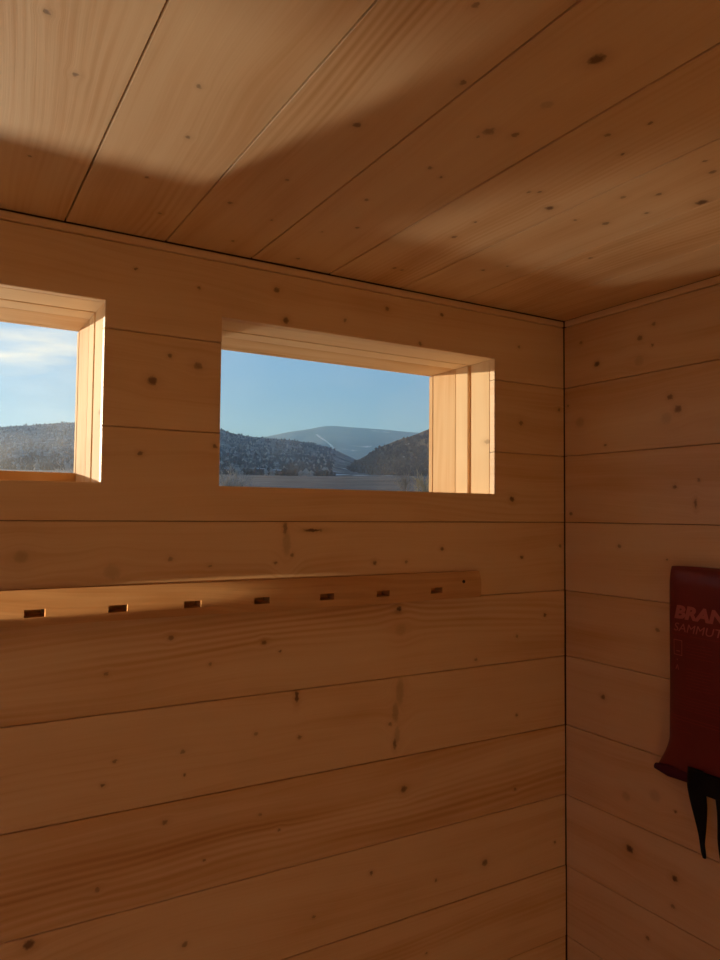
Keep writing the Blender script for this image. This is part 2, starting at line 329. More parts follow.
# unseen rear wall, and left wall with an opening added to brighten the room
bm = bmesh.new(); x0, x1 = XL - .15, XL
for a_, b_ in (((x0, YR, FLOOR), (x1, YW + .02, -.55)), ((x0, YR, .30), (x1, YW + .02, ZC + .1)), ((x0, YR, -.55), (x1, -.75, .30)), ((x0, .35, -.55), (x1, YW + .02, .30))): bx(bm, a_, b_)
setp(link('wall_left', bm_done(bm, 'wall_left'), pine('pine_left', 90, axes='YZ')), 'pine wall opposite the red pouch', kind='structure')
bm = bmesh.new(); bx(bm, (XL - .1, YR - .15, FLOOR), (XW + .15, YR, ZC + .1))
setp(link('wall_rear', bm_done(bm, 'wall_rear'), pine('pine_rear', 91, axes='XZ')), 'pine wall opposite the two windows', kind='structure')

# ------------------------------------------------------------------ windows
def glass(dust):
    m = bpy.data.materials.new('dusty_glare_glass'); m.use_nodes = True; nt = m.node_tree; nt.nodes.clear()
    tr = gnode(nt, 'ShaderNodeBsdfTransparent'); tr.inputs[0].default_value = (.95, .97, .96, 1)
    gl = gnode(nt, 'ShaderNodeBsdfGlossy'); gl.inputs['Roughness'].default_value = .02
    fr = gnode(nt, 'ShaderNodeFresnel'); fr.inputs[0].default_value = 1.25
    mx = gnode(nt, 'ShaderNodeMixShader'); nt.links.new(fr.outputs[0], mx.inputs[0]); nt.links.new(tr.outputs[0], mx.inputs[1]); nt.links.new(gl.outputs[0], mx.inputs[2])
    # dust and wiping streaks, put on the glass to make veiling glare
    tl = gnode(nt, 'ShaderNodeBsdfTranslucent'); tl.inputs[0].default_value = (.8, .8, .78, 1)
    tc_ = gnode(nt, 'ShaderNodeTexCoord'); mp_ = gnode(nt, 'ShaderNodeMapping'); nt.links.new(tc_.outputs['Object'], mp_.inputs[0])
    mp_.inputs['Rotation'].default_value = (0, R(35), 0); mp_.inputs['Scale'].default_value = (6, 1, 22)
    n1 = gnode(nt, 'ShaderNodeTexNoise'); nt.links.new(mp_.outputs[0], n1.inputs['Vector']); n1.inputs['Scale'].default_value = 1.3; n1.inputs['Detail'].default_value = 4
    n2 = gnode(nt, 'ShaderNodeTexNoise'); nt.links.new(tc_.outputs['Object'], n2.inputs['Vector']); n2.inputs['Scale'].default_value = 9; n2.inputs['Detail'].default_value = 5
    f = mth(nt, 'MULTIPLY', n1.outputs['Fac'], n2.outputs['Fac'])
    f = mth(nt, 'MULTIPLY', f, dust)
    m2_ = gnode(nt, 'ShaderNodeMixShader'); nt.links.new(f, m2_.inputs[0]); nt.links.new(mx.outputs[0], m2_.inputs[1]); nt.links.new(tl.outputs[0], m2_.inputs[2])
    o_ = gnode(nt, 'ShaderNodeOutputMaterial'); nt.links.new(m2_.outputs[0], o_.inputs[0])
    return m
M_GLASS = {1: glass(.15), 2: glass(.030)}
def ring_piece(side, w, d0, d1, in0, in1, th, wave=0, seed=0):
    """one board of a reveal: side l/r/t/b, depth d0..d1, set in from the opening by in0 (room side) to in1 (outer side)"""
    x0, x1, z0, z1 = w
    bm = bmesh.new(); n = 14 if wave else 1
    rs = random.Random(seed)
    def wv(): return rs.uniform(-wave, wave) if wave else 0
    secs = []
    for i in range(n + 1):
        t_ = i / n; k = wv()
        if side in 'lr':
            s = 1 if side == 'r' else -1; X = x1 if side == 'r' else x0
            za, zb = z0 + in0, z1 - in0; zz = za + (zb - za) * t_
            c = [(X - s * in0, YW + d0 , zz), (X - s * in1, YW + d1, zz), (X + s * th, YW + d1, zz), (X + s * th, YW + d0, zz)]
            if k: c[0] = (c[0][0], c[0][1] + k, zz)
        else:
            s = 1 if side == 't' else -1; Z = z1 if side == 't' else z0
            xx = (x0 - th) + (x1 - x0 + 2 * th) * t_
            c = [(xx, YW + d0, Z - s * in0), (xx, YW + d1, Z - s * in1), (xx, YW + d1, Z + s * th), (xx, YW + d0, Z + s * th)]
            if k: c[1] = (xx, c[1][1], c[1][2] + k)
        secs.append([bm.verts.new(p) for p in c])
    for a_, b_ in zip(secs, secs[1:]):
        for q in range(4): bm.faces.new([a_[q], a_[(q + 1) % 4], b_[(q + 1) % 4], b_[q]])
    bm.faces.new(secs[0]); bm.faces.new(secs[-1])
    if not wave: bmesh.ops.bevel(bm, geom=list(bm.edges), offset=.0009, segments=1, affect='EDGES')
    return bm_done(bm, 'lining')
NAMES = {'l': 'jamb_board', 'r': 'jamb_board', 't': 'head_board', 'b': 'sill_board'}
def window(n, lab):
    w = WIN[n]
    root = bpy.data.objects.new('window_%d' % n, None); COL.objects.link(root); root.empty_display_size = .1
    root.location = ((w[0] + w[1]) / 2, YW, w[2]); setp(root, lab, kind='structure')
    inv = Matrix.Translation(-root.location)
    def add(name, me_, mat):
        me_.transform(inv); return link(name, me_, mat, root)
    sd_ = n * 13
    for s in 'lrtb':
        ax = 'ZY' if s in 'lr' else 'XY'
        kn = [(.10, .02, .004, .010, .35)] if s == 'r' else ()
        g0, g1 = (.070, .080) if s in 'lr' else (.0728, .0772)
        add('groove_strip', ring_piece(s, w, g0 - .0005, g1 + .0005, -.005, -.005, .0195), pine('pine_groove', sd_ + 21, tone=.45, flame=.2, axes=ax, rough=.78, spec=.13))
        add(NAMES[s], ring_piece(s, w, TB + .001, g0, 0, 0, .0195), pine('pine_lining', sd_ + ord(s), kn, tone=(-.25 if n == 2 else -.30), flame=.4, axes=ax, rough=.78, spec=.13))
        add(NAMES[s], ring_piece(s, w, g1, .119, 0, 0, .0195), pine('pine_lining', sd_ + 2 + ord(s), tone=(-.25 if n == 2 else -.25), flame=.3, axes=ax, rough=.78, spec=.13))
        # the outer boards are splayed inwards towards the pane; darker tone paints in shade
        add('splayed_' + NAMES[s], ring_piece(s, w, .1192, DW - .0125, .0, .002 if s in 'lr' else .0005, .0195, wave=.0012 if s == 't' else 0, seed=n), pine('pine_splay_shade', sd_ + 5 + ord(s), tone=.10 if n == 2 else .12, flame=.5, axes=ax, rough=.78, spec=.13))
        bi = .0032 if s in 'lr' else (.0012 if s == 't' else (.022 if n == 1 else .004))
        add('glazing_bead', ring_piece(s, w, DW - .012, DW + .0005, bi - .0006, bi, .0195), pine('pine_bead', sd_ + 7 + ord(s), tone=.05 if s != 'b' else .2, flame=.2, axes=ax, rough=.78, spec=.13))
    bm = bmesh.new(); bx(bm, (w[0] - .01, YW + DW + .001, w[2] - .01), (w[1] + .01, YW + DW + .005, w[3] + .01))
    add('glass_pane', bm_done(bm, 'glass_pane'), M_GLASS[n])
    return root
droot = bpy.data.objects.new('added_door_1', None); COL.objects.link(droot); droot.location = ((DX0 + DX1) / 2, YW + .1, DZ0)
setp(droot, 'unseen pine and glass door left of the two windows, added for sunlight', kind='structure')
def door():
    inv = Matrix.Translation(-droot.location)
    def fr(name, x0, x1, z0, z1, seed, ax):
        bm = bmesh.new(); bx(bm, (x0, YW + .08, z0), (x1, YW + .12, z1)); bmesh.ops.bevel(bm, geom=list(bm.edges), offset=.002, segments=1, affect='EDGES')
        m = bm_done(bm, name); m.transform(inv); return link(name, m, pine('pine_door', seed, axes=ax, rough=.78, spec=.13), droot)
    fr('stile', DX0 + .004, DX0 + .07, DZ0 + .004, DZ1 - .004, 1, 'ZX'); st = fr('stile', DX1 - .07, DX1 - .004, DZ0 + .004, DZ1 - .004, 2, 'ZX')
    fr('rail', DX0 + .07, DX1 - .07, DZ0 + .004, DZ0 + .10, 3, 'XZ'); fr('rail', DX0 + .07, DX1 - .07, DZ1 - .08, DZ1 - .004, 4, 'XZ')
    fr('rail', DX0 + .07, DX1 - .07, -.96, -.90, 5, 'XZ')
    bm = bmesh.new(); bx(bm, (DX0 + .071, YW + .098, -.899), (DX1 - .071, YW + .102, DZ1 - .081)); m = bm_done(bm, 'pane'); m.transform(inv)
    link('glass_pane', m, M_GLASS[2], droot)
    for k in range(4):
        xa = DX0 + .07 + k * (DX1 - DX0 - .14) / 4
        bm = bmesh.new(); bx(bm, (xa + .0008, YW + .09, DZ0 + .10), (xa + (DX1 - DX0 - .14) / 4 - .0008, YW + .11, -.96)); m = bm_done(bm, 'plank'); m.transform(inv)
        link('plank', m, pine('pine_plank', 3 + k, axes='ZX'), droot)
    bm = bmesh.new(); bx(bm, (DX1 - .045, YW + .045, -.82), (DX1 - .03, YW + .06, -.62)); bx(bm, (DX1 - .045, YW + .058, -.81), (DX1 - .03, YW + .0795, -.795)); bx(bm, (DX1 - .045, YW + .058, -.645), (DX1 - .03, YW + .0795, -.63))
    m = bm_done(bm, 'handle'); m.transform(inv); link('door_handle', m, pine('pine_handle', 6, axes='ZX'), droot)
door()
window(1, 'small pine framed window cut off by the left edge, looking on a hill under cloud')
window(2, 'small pine framed window in the middle, looking on mountains under blue sky')

# ------------------------------------------------------------------ slotted rail on the back wall
RZ0, RZ1, RT, RX0, RX1 = -.1475, -.1015, .021, -.45, .860
slots = [.014 + .1045 * i for i in range(-4, 1)] + [.1195, .2235, .327, .434, .545, .650, .760]
def rail_mesh():
    bm = bmesh.new(); y1 = YW - .0004; yf = YW - RT
    z_a, z_b = -.1365, -.1265                          # slot band
    xs = [RX0]; cuts = []
    for s in slots: xs += [s - .0125, s + .0125]; cuts.append(len(xs) - 2)
    xs.append(RX1)
    zs = [RZ0, z_a, z_b, RZ1 - .014, RZ1]
    # front profile: the upper band leans back towards the wall
    yy = [yf + .0015, yf, yf, yf + .001, yf + .006]
    g = [[bm.verts.new((x, yy[j], zs[j])) for j in range(5)] for x in xs]
    for i in range(len(xs) - 1):
        for j in range(4):
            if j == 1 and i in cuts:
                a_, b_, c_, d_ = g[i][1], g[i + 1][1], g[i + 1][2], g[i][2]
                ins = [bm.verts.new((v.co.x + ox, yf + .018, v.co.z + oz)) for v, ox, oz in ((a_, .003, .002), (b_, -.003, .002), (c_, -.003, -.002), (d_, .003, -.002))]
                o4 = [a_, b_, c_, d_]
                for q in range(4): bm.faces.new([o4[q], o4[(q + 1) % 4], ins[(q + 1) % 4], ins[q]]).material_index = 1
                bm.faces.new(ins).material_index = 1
            else: bm.faces.new([g[i][j], g[i + 1][j], g[i + 1][j + 1], g[i][j + 1]])
    bt = [bm.verts.new((x, y1, RZ0)) for x in xs]; tp = [bm.verts.new((x, y1, RZ1)) for x in xs]
    for i in range(len(xs) - 1):
        bm.faces.new([g[i][0], bt[i], bt[i + 1], g[i + 1][0]]); bm.faces.new([g[i][4], g[i + 1][4], tp[i + 1], tp[i]])
        bm.faces.new([bt[i], tp[i], tp[i + 1], bt[i + 1]])
    for i in (0, -1): bm.faces.new([*g[i], tp[i], bt[i]])
    me_ = bm_done(bm, 'rail'); return me_
rail = link('slotted_rail', rail_mesh(), pine('pine_rail', 55.5, tone=.52, flame=.5, axes='XZ'))
rail.data.materials.append(pine('pine_slot_shade', 12, tone=.75, flame=.3, axes='XZ', rough=.8))  # darker pine in the slots paints in their shade
setp(rail, 'long pine rail with a row of short slots on the wall below the windows', 'rail')
def cyl(name, r, depth, loc, axis, mat, parent, seg=16):
    bm = bmesh.new(); bmesh.ops.create_cone(bm, cap_ends=True, segments=seg, radius1=r, radius2=r * .9, depth=depth)
    q = Vector(axis).to_track_quat('Z', 'Y').to_matrix().to_4x4(); bm.transform(Matrix.Translation(loc) @ q)
    return link(name, bm_done(bm, name), mat, parent)
M_SCREW = plain('dark_screw', (.02, .015, .012), .5)
cyl('screw_head', .0032, .002, (.820, YW - RT + .0016 - .001, -.1185), (0, -1, 0), M_SCREW, rail)

# ------------------------------------------------------------------ red fire blanket pouch
PW, PZ0, PZ1, PT = .222, -.430, -.084, .026
PY = .791                                             # left edge of the pouch
def red_cloth():
    m = bpy.data.materials.new('red_coated_cloth'); m.use_nodes = True; nt = m.node_tree; b_ = nt.nodes['Principled BSDF']
    tc_ = gnode(nt, 'ShaderNodeTexCoord'); n = gnode(nt, 'ShaderNodeTexNoise'); nt.links.new(tc_.outputs['Object'], n.inputs['Vector']); n.inputs['Scale'].default_value = 14; n.inputs['Detail'].default_value = 5
    r = gnode(nt, 'ShaderNodeValToRGB'); nt.links.new(n.outputs['Fac'], r.inputs[0])
    r.color_ramp.elements[0].color = (.15, .014, .016, 1); r.color_ramp.elements[1].color = (.21, .019, .020, 1)
    nt.links.new(r.outputs[0], b_.inputs['Base Color']); b_.inputs['Roughness'].default_value = .45
    w_ = gnode(nt, 'ShaderNodeTexNoise'); nt.links.new(tc_.outputs['Object'], w_.inputs['Vector']); w_.inputs['Scale'].default_value = 30
    bu = gnode(nt, 'ShaderNodeBump'); bu.inputs['Strength'].default_value = .35; bu.inputs['Distance'].default_value = .004
    nt.links.new(w_.outputs['Fac'], bu.inputs['Height']); nt.links.new(bu.outputs[0], b_.inputs['Normal'])
    return m
M_RED = red_cloth()
def p_left(z):                                        # left outline, metres to the left of PY (u negative)
    t_ = (PZ1 - z) / (PZ1 - PZ0)
    k = -.004 * t_
    if t_ > .82: k -= .026 * min(1, ((t_ - .82) / .16)) ** 1.5
    if t_ < .03: k += .000
    return k
def p_depth(u, z):                                    # how far the front stands off the wall
    t_ = (PZ1 - z) / (PZ1 - PZ0); l = p_left(z); s = (u - l) / (PW - 2 * l)
    e = max(0, min(1, s * (1 - s) * 4)); e = e ** .28
    v = max(0.0, min(1, min(t_ * 14, (1 - t_) * 16))) ** .5
    return .003 + PT * (.35 + .65 * v) * e + .0012 * math.sin(9 * t_ + 14 * s) * e
def P(u, z, d): return (XW - d, PY - u, z)
def pouch_mesh():
    bm = bmesh.new(); nu, nv = 36, 60; fr, bk = [], []
    for j in range(nv + 1):
        z = PZ1 + (PZ0 - PZ1) * j / nv; l = p_left(z); rf, rb_ = [], []
        for i in range(nu + 1):
            s = i / nu; s2 = .5 - .5 * math.cos(math.pi * s); u = l + (PW - 2 * l) * s2
            zz = z + (.002 * math.sin(5 * s) if j in (0, nv) else 0)
            rf.append(bm.verts.new(P(u, zz, p_depth(u, z)))); rb_.append(bm.verts.new(P(u, zz, .0015)))
        fr.append(rf); bk.append(rb_)
    for j in range(nv):
        for i in range(nu):
            bm.faces.new([fr[j][i], fr[j][i + 1], fr[j + 1][i + 1], fr[j + 1][i]])
            bm.faces.new([bk[j][i], bk[j + 1][i], bk[j + 1][i + 1], bk[j][i + 1]])
    for j in range(nv):
        bm.faces.new([fr[j][0], fr[j + 1][0], bk[j + 1][0], bk[j][0]]); bm.faces.new([fr[j][nu], bk[j][nu], bk[j + 1][nu], fr[j + 1][nu]])
    for i in range(nu):
        bm.faces.new([fr[0][i], bk[0][i], bk[0][i + 1], fr[0][i + 1]]); bm.faces.new([fr[nv][i], fr[nv][i + 1], bk[nv][i + 1], bk[nv][i]])
    return bm_done(bm, 'pouch', True)
proot = bpy.data.objects.new('fire_blanket', None); COL.objects.link(proot); proot.empty_display_size = .05
proot.location = (XW, PY - PW / 2, PZ0)
setp(proot, 'red fire blanket pouch with black pull straps hanging on the right wall', 'fire blanket')
pinv = Matrix.Translation(-proot.location)
def padd(name, me_, mat, label=None):
    me_.transform(pinv); o = link(name, me_, mat, proot)
    if label: o['label'] = label
    return o
padd('pouch', pouch_mesh(), M_RED)
# folded blanket edge showing under the pouch
def blanket_mesh():
    bm = bmesh.new(); n = 30; ring = 12; secs = []
    for i in range(n + 1):
        s = i / n; u = -.028 + (PW + .056) * s; k = 1 - .55 * max(0, abs(2 * s - 1) - .8) / .2
        cz = PZ0 + .006 + .002 * math.sin(6 * s); secs.append([bm.verts.new(P(u, cz + .011 * k * math.sin(a_), .0148 + .0115 * k * math.cos(a_))) for a_ in [2 * math.pi * q / ring for q in range(ring)]])
    for a_, b_ in zip(secs, secs[1:]):
        for q in range(ring): bm.faces.new([a_[q], a_[(q + 1) % ring], b_[(q + 1) % ring], b_[q]])
    bm.faces.new(secs[0]); bm.faces.new(secs[-1])
    return bm_done(bm, 'blanket', True)
padd('folded_blanket', blanket_mesh(), plain('purplish_blanket', (.085, .012, .028), .8, .2), 'dark purplish roll of cloth along the bottom')
# hanging eyelet and screw at the top
bm = bmesh.new(); bmesh.ops.create_cone(bm, cap_ends=True, segments=14, radius1=.004, radius2=.0035, depth=.004)
bm.transform(Matrix.Translation(P(PW / 2, PZ1 - .012, p_depth(PW / 2, PZ1 - .012) + .001)) @ Vector((1, 0, 0)).to_track_quat('Z', 'Y').to_matrix().to_4x4())
padd('screw', bm_done(bm, 'screw'), plain('screw_metal', (.4, .38, .36), .35))
# straps: tapering black webbing
def ribbon(pts, name):
    """pts: (u, z, half width, stand-off)"""
    bm = bmesh.new(); secs = []
    P_ = []
    for (a_, b_) in zip(pts, pts[1:]):
        for k in range(5):
            t_ = k / 5; P_.append([a_[q] + (b_[q] - a_[q]) * t_ for q in range(4)])
    P_.append(list(pts[-1]))
    for _ in range(3):
        P_ = [P_[0]] + [[(P_[i - 1][q] + 2 * P_[i][q] + P_[i + 1][q]) / 4 for q in range(4)] for i in range(1, len(P_) - 1)] + [P_[-1]]
    for (u, z, h, d) in P_:
        secs.append([bm.verts.new(P(*c)) for c in ((u - h, z, d), (u - h * .7, z, d + .0022), (u + h * .7, z, d + .0026), (u + h, z, d + .0004), (u + h * .7, z, d - .0016), (u - h * .7, z, d - .0018))])
    for a_, b_ in zip(secs, secs[1:]):
        for q in range(6): bm.faces.new([a_[q], a_[(q + 1) % 6], b_[(q + 1) % 6], b_[q]])
    bm.faces.new(secs[0]); bm.faces.new(secs[-1])
    return bm_done(bm, name, True)
M_BLK = plain('black_webbing', (.006, .007, .009), .75, .2)
padd('pull_strap', ribbon([(.060, -.400, .014, .034), (.0595, -.430, .0170, .032), (.0605, -.455, .0155, .028), (.062, -.478, .0115, .026), (.0635, -.500, .0072, .025), (.0635, -.518, .0042, .024), (.0655, -.531, .0044, .024), (.067, -.538, .0026, .024)], 'strap'), M_BLK)
padd('pull_strap', ribbon([(.103, -.402, .013, .034), (.104, -.430, .0130, .032), (.103, -.455, .0115, .028), (.101, -.478, .010, .026), (.0965, -.500, .0070, .025), (.096, -.520, .0050, .024), (.097, -.532, .003, .024)], 'strap'), M_BLK)
padd('strap_web', ribbon([(.079, -.402, .030, .0335), (.0795, -.418, .031, .0325), (.0805, -.431, .029, .0315), (.081, -.437, .024, .031)], 'web'), M_BLK)
# print on the front
M_PR = plain('pale_red_print', (.50, .14, .13), .5)
def press(me_, lift=.0009):
    for v in me_.vertices:
        u, z, d = v.co.x, v.co.y, v.co.z
        v.co = P(u, z, p_depth(u, z) + lift + d)
def text_mesh(body, u0, z0, height, width, shear, bold):
    cu = bpy.data.curves.new(body, 'FONT'); cu.body = body; cu.size = 1; cu.shear = shear; cu.offset = bold; cu.resolution_u = 3
    o = bpy.data.objects.new('tmp', cu); COL.objects.link(o)
    dg = bpy.context.evaluated_depsgraph_get(); me_ = bpy.data.meshes.new_from_object(o.evaluated_get(dg))
    bpy.data.objects.remove(o); bpy.data.curves.remove(cu)
    xs = [v.co.x for v in me_.vertices]; ys = [v.co.y for v in me_.vertices]
    sx = width / (max(xs) - min(xs)); sy = height / (max(ys) - min(ys))
    mx_, my_ = min(xs), min(ys)
    for v in me_.vertices: v.co = ((v.co.x - mx_) * sx + u0, (v.co.y - my_) * sy + z0, 0)
    # cut long triangles so that the letters can follow the curve of the cloth
    bm = bmesh.new(); bm.from_mesh(me_); bmesh.ops.remove_doubles(bm, verts=bm.verts, dist=1e-6); bmesh.ops.triangulate(bm, faces=bm.faces)
    bmesh.ops.subdivide_edges(bm, edges=[e for e in bm.edges if e.calc_length() > .006], cuts=2)
    bm.to_mesh(me_); bm.free()
    press(me_); return me_
padd('large_lettering', text_mesh('BRANDFILT', .0165, -.1680, .0225, .196, .22, .05), M_PR, 'pale red slanted capitals')
padd('small_lettering', text_mesh('SAMMUTUSPEITE', .0150, -.1885, .0135, .174, .22, 0), M_PR, 'pale red smaller capitals')
def lines_mesh():
    bm = bmesh.new(); rs = random.Random(5)
    def q(u0, u1, z0, z1, n=8):
        a_ = [bm.verts.new((u0 + (u1 - u0) * i / n, z0, 0)) for i in range(n + 1)]; b_ = [bm.verts.new((u0 + (u1 - u0) * i / n, z1, 0)) for i in range(n + 1)]
        for i in range(n): bm.faces.new([a_[i], a_[i + 1], b_[i + 1], b_[i]])
    q(.010, .040, -.1945, -.1932); q(.048, .168, -.1945, -.1932)
    for blk, (za, rows) in enumerate(((-.206, 5), (-.246, 7), (-.292, 5))):
        for k in range(rows):
            z = za - k * .0052
            if blk < 2: q(.040, rs.uniform(.078, .092), z - .0011, z); q(.108, rs.uniform(.150, .166), z - .0011, z)
            else: q(.014, rs.uniform(.10, .16), z - .0009, z)
    for z, w in ((-.326, .166), (-.331, .15)): q(.010, w, z - .0014, z)
    for k in range(3): q(.012, .03 + .01 * k, -.340 - k * .005, -.3392 - k * .005)
    return bm_done(bm, 'lines')
lm = lines_mesh(); press(lm)
padd('text_lines', lm, plain('faint_print', (.26, .035, .035), .55), 'faint lines of fine print')
def icons():
    bm = bmesh.new()
    def q(pts): bm.faces.new([bm.verts.new((a_, b_, 0)) for a_, b_ in pts])
    u, z, w, h, t_ = .014, -.228, .018, .024, .0011          # boxed picture
    q([(u, z), (u + w, z), (u + w, z + t_), (u, z + t_)]); q([(u, z + h), (u + w, z + h), (u + w, z + h + t_), (u, z + h + t_)])
    q([(u, z), (u + t_, z), (u + t_, z + h), (u, z + h)]); q([(u + w - t_, z), (u + w, z), (u + w, z + h), (u + w - t_, z + h)])
    q([(.020, -.222), (.027, -.222), (.027, -.2205), (.020, -.2205)])
    q([(.0205, -.2365), (.0225, -.2365), (.0225, -.2345), (.0205, -.2345)])   # dot
    q([(.0175, -.2515), (.0195, -.2515), (.0222, -.2435), (.0210, -.2435)]); q([(.0235, -.2515), (.0255, -.2515), (.0222, -.2435), (.0210, -.2435)])
    return bm_done(bm, 'icons')
im = icons(); press(im)
padd('printed_symbols', im, M_PR, 'small pale red symbols')

# ------------------------------------------------------------------ land outside
GZ = FLOOR - .5
def lerp(tab, a_):
    if a_ <= tab[0][0]: return tab[0][1]
    for (x0, y0), (x1, y1) in zip(tab, tab[1:]):
        if a_ <= x1: return y0 + (y1 - y0) * (a_ - x0) / (x1 - x0)
    return tab[-1][1]
NEAR = [(-60, 2.2), (-30, 2.6), (-10, 3.6), (0, 5.3), (4.1, 5.89), (6, 6.11), (8.2, 6.5), (10, 6.6), (15, 7.1), (19.66, 6.46), (20.8, 6.07), (22, 5.94), (25.3, 5.75), (27.1, 5.5), (28.3, 5.2), (29.9, 4.5), (31, 4.0), (34, 3.2), (60, 3)]
FAR = [(10, 4.5), (19.7, 5.65), (23.3, 6.0), (24.9, 6.4), (26.7, 6.67), (27.9, 6.92), (28.7, 6.93), (29.9, 6.8), (31.9, 6.7), (34, 6.5), (36.2, 6.4), (45, 5.5), (60, 4)]
RIGHT = [(27, 2.8), (29.1, 3.4), (30.7, 4.3), (32.3, 5.35), (33.6, 5.9), (34.6, 6.2), (36, 6.7), (40, 7.2), (50, 8.5), (62, 8)]
def n3(x, y, z=0, s=1.): return noise.fractal(Vector((x * s, y * s, z)), 1.0, 2.0, 5)
def land_h(kind, r, az):
    """height above eye of the three bodies of land at distance r, azimuth az (degrees)"""
    x, y = r * math.sin(R(az)), r * math.cos(R(az))
    if kind == 'near':
        base = GZ + max(0, r - 6) * .0
        if r < 400:
            e = -0.0 + 3.0 * (1 - math.exp(-r / 70)); h = r * math.tan(R(e)) + GZ * math.exp(-r / 60)
            return h + .25 * n3(x, y, 1, .05) * min(1, r / 60)
        t_ = (r - 400) / 800; e1 = lerp(NEAR, az)
        if r <= 1200:
            e = 3.0 + (e1 - 3.0) * (t_ ** .8 if t_ > 0 else 0)
            return r * math.tan(R(e)) + 5 * n3(x, y, 2, .006) * t_ * (1.3 - t_)
        return 1200 * math.tan(R(e1)) - (r - 1200) * .12
    if kind == 'right':
        t_ = (r - 380) / 320; e1 = lerp(RIGHT, az)
        if r <= 700: return r * math.tan(R(2.2 + (e1 - 2.2) * t_)) + 2.0 * n3(x, y, 5, .02) * t_
        return 700 * math.tan(R(e1)) - (r - 700) * .2
    t_ = (r - 2500) / 2500; e1 = lerp(FAR, az)
    if r <= 5000: return r * math.tan(R(2.0 + (e1 - 2.0) * t_)) + 45 * n3(x, y, 7, .0013) * (1 - t_ * .7)
    return 5000 * math.tan(R(e1)) - (r - 5000) * .3
def land_mesh(kind, radii, a0, a1, da):
    n = int((a1 - a0) / da); vs, fs = [], []
    for r in radii:
        for i in range(n + 1):
            az = a0 + da * i; vs.append((r * math.sin(R(az)), r * math.cos(R(az)), land_h(kind, r, az)))
    for j in range(len(radii) - 1):
        for i in range(n):
            k = j * (n + 1) + i; fs.append((k, k + n + 1, k + n + 2, k + 1))
    m = bpy.data.meshes.new(kind); m.from_pydata(vs, [], fs)
    for p in m.polygons: p.use_smooth = True
    m.flip_normals() if m.polygons[0].normal.z < 0 else None
    return m
def land_mat(name, cols, scale, snow=0., snow_scale=1.):
    m = bpy.data.materials.new(name); m.use_nodes = True; nt = m.node_tree; b_ = nt.nodes['Principled BSDF']; b_.inputs['Roughness'].default_value = 1; b_.inputs['Specular IOR Level'].default_value = .05
    tc_ = gnode(nt, 'ShaderNodeTexCoord'); n = gnode(nt, 'ShaderNodeTexNoise'); nt.links.new(tc_.outputs['Object'], n.inputs['Vector']); n.inputs['Scale'].default_value = scale; n.inputs['Detail'].default_value = 8; n.inputs['Roughness'].default_value = .65
    r = gnode(nt, 'ShaderNodeValToRGB'); nt.links.new(n.outputs['Fac'], r.inputs[0])
    for k, c in enumerate(cols):
        p = .32 + .36 * k / (len(cols) - 1)
        if k == 0: e = r.color_ramp.elements[0]; e.position = p
        elif k == len(cols) - 1: e = r.color_ramp.elements[1]; e.position = p
        else: e = r.color_ramp.elements.new(p)
        e.color = (*c, 1)
    last = r.outputs[0]
    if snow:
        mp_ = gnode(nt, 'ShaderNodeMapping'); nt.links.new(tc_.outputs['Object'], mp_.inputs[0]); mp_.inputs['Scale'].default_value = (1, 1, 3)
        s = gnode(nt, 'ShaderNodeTexNoise'); nt.links.new(mp_.outputs[0], s.inputs['Vector']); s.inputs['Scale'].default_value = snow_scale; s.inputs['Detail'].default_value = 6; s.inputs['Roughness'].default_value = .7
        q = gnode(nt, 'ShaderNodeMapRange'); nt.links.new(s.outputs['Fac'], q.inputs[0]); q.inputs[1].default_value = .66 - snow * .2; q.inputs[2].default_value = .72 - snow * .2
        mx = gnode(nt, 'ShaderNodeMixRGB'); nt.links.new(q.outputs[0], mx.inputs[0]); nt.links.new(last, mx.inputs[1]); mx.inputs[2].default_value = (.45, .45, .46, 1); last = mx.outputs[0]
    nt.links.new(last, b_.inputs['Base Color'])
    return m
rn = [1.6, 3, 6, 10, 16, 25, 40, 60, 90, 130, 180, 240, 310, 390] + [400 + 20 * i for i in range(41)] + [1300, 1500]
M_FIELD = land_mat('frozen_field', [(.05, .055, .06), (.085, .09, .095), (.16, .165, .17)], .05, .15, .08)
setp(link('field', land_mesh('near', rn[:15], -60, 60, .5), M_FIELD), 'flat dark frozen field at the foot of the hills', kind='structure')
hill = link('hillside', land_mesh('near', rn[14:], -60, 60, .5), land_mat('wooded_hillside', [(.04, .045, .05), (.12, .12, .115), (.24, .225, .20)], .035, .45, .05))
setp(hill, 'dark wooded hillside with pale clearings beyond a flat field', kind='structure')
hr = link('hillside', land_mesh('right', [380 + 16 * i for i in range(21)] + [740, 820], 27, 62, .35), land_mat('brown_woodland', [(.04, .035, .03), (.10, .08, .06), (.18, .14, .10)], .05, .22, .07))
setp(hr, 'brown leafless wooded slope rising at the right of the middle window', kind='structure')
hm = link('mountain', land_mesh('far', [2500 + 125 * i for i in range(21)] + [5400, 6000], 10, 60, .35), land_mat('forested_mountain', [(.035, .045, .045), (.07, .08, .075), (.12, .12, .11)], .0025, .10, .004))
setp(hm, 'far blue mountain ridge seen through the middle window', kind='structure')
# ground behind and around the cabin
bm = bmesh.new(); bmesh.ops.create_circle(bm, cap_ends=True, segments=48, radius=900); bm.transform(Matrix.Translation((0, 0, GZ - .3)))
setp(link('ground', bm_done(bm, 'ground'), land_mat('winter_grass', [(.30, .27, .22), (.45, .43, .40), (.62, .62, .62)], .3)), 'frosty winter ground around the cabin', kind='structure')
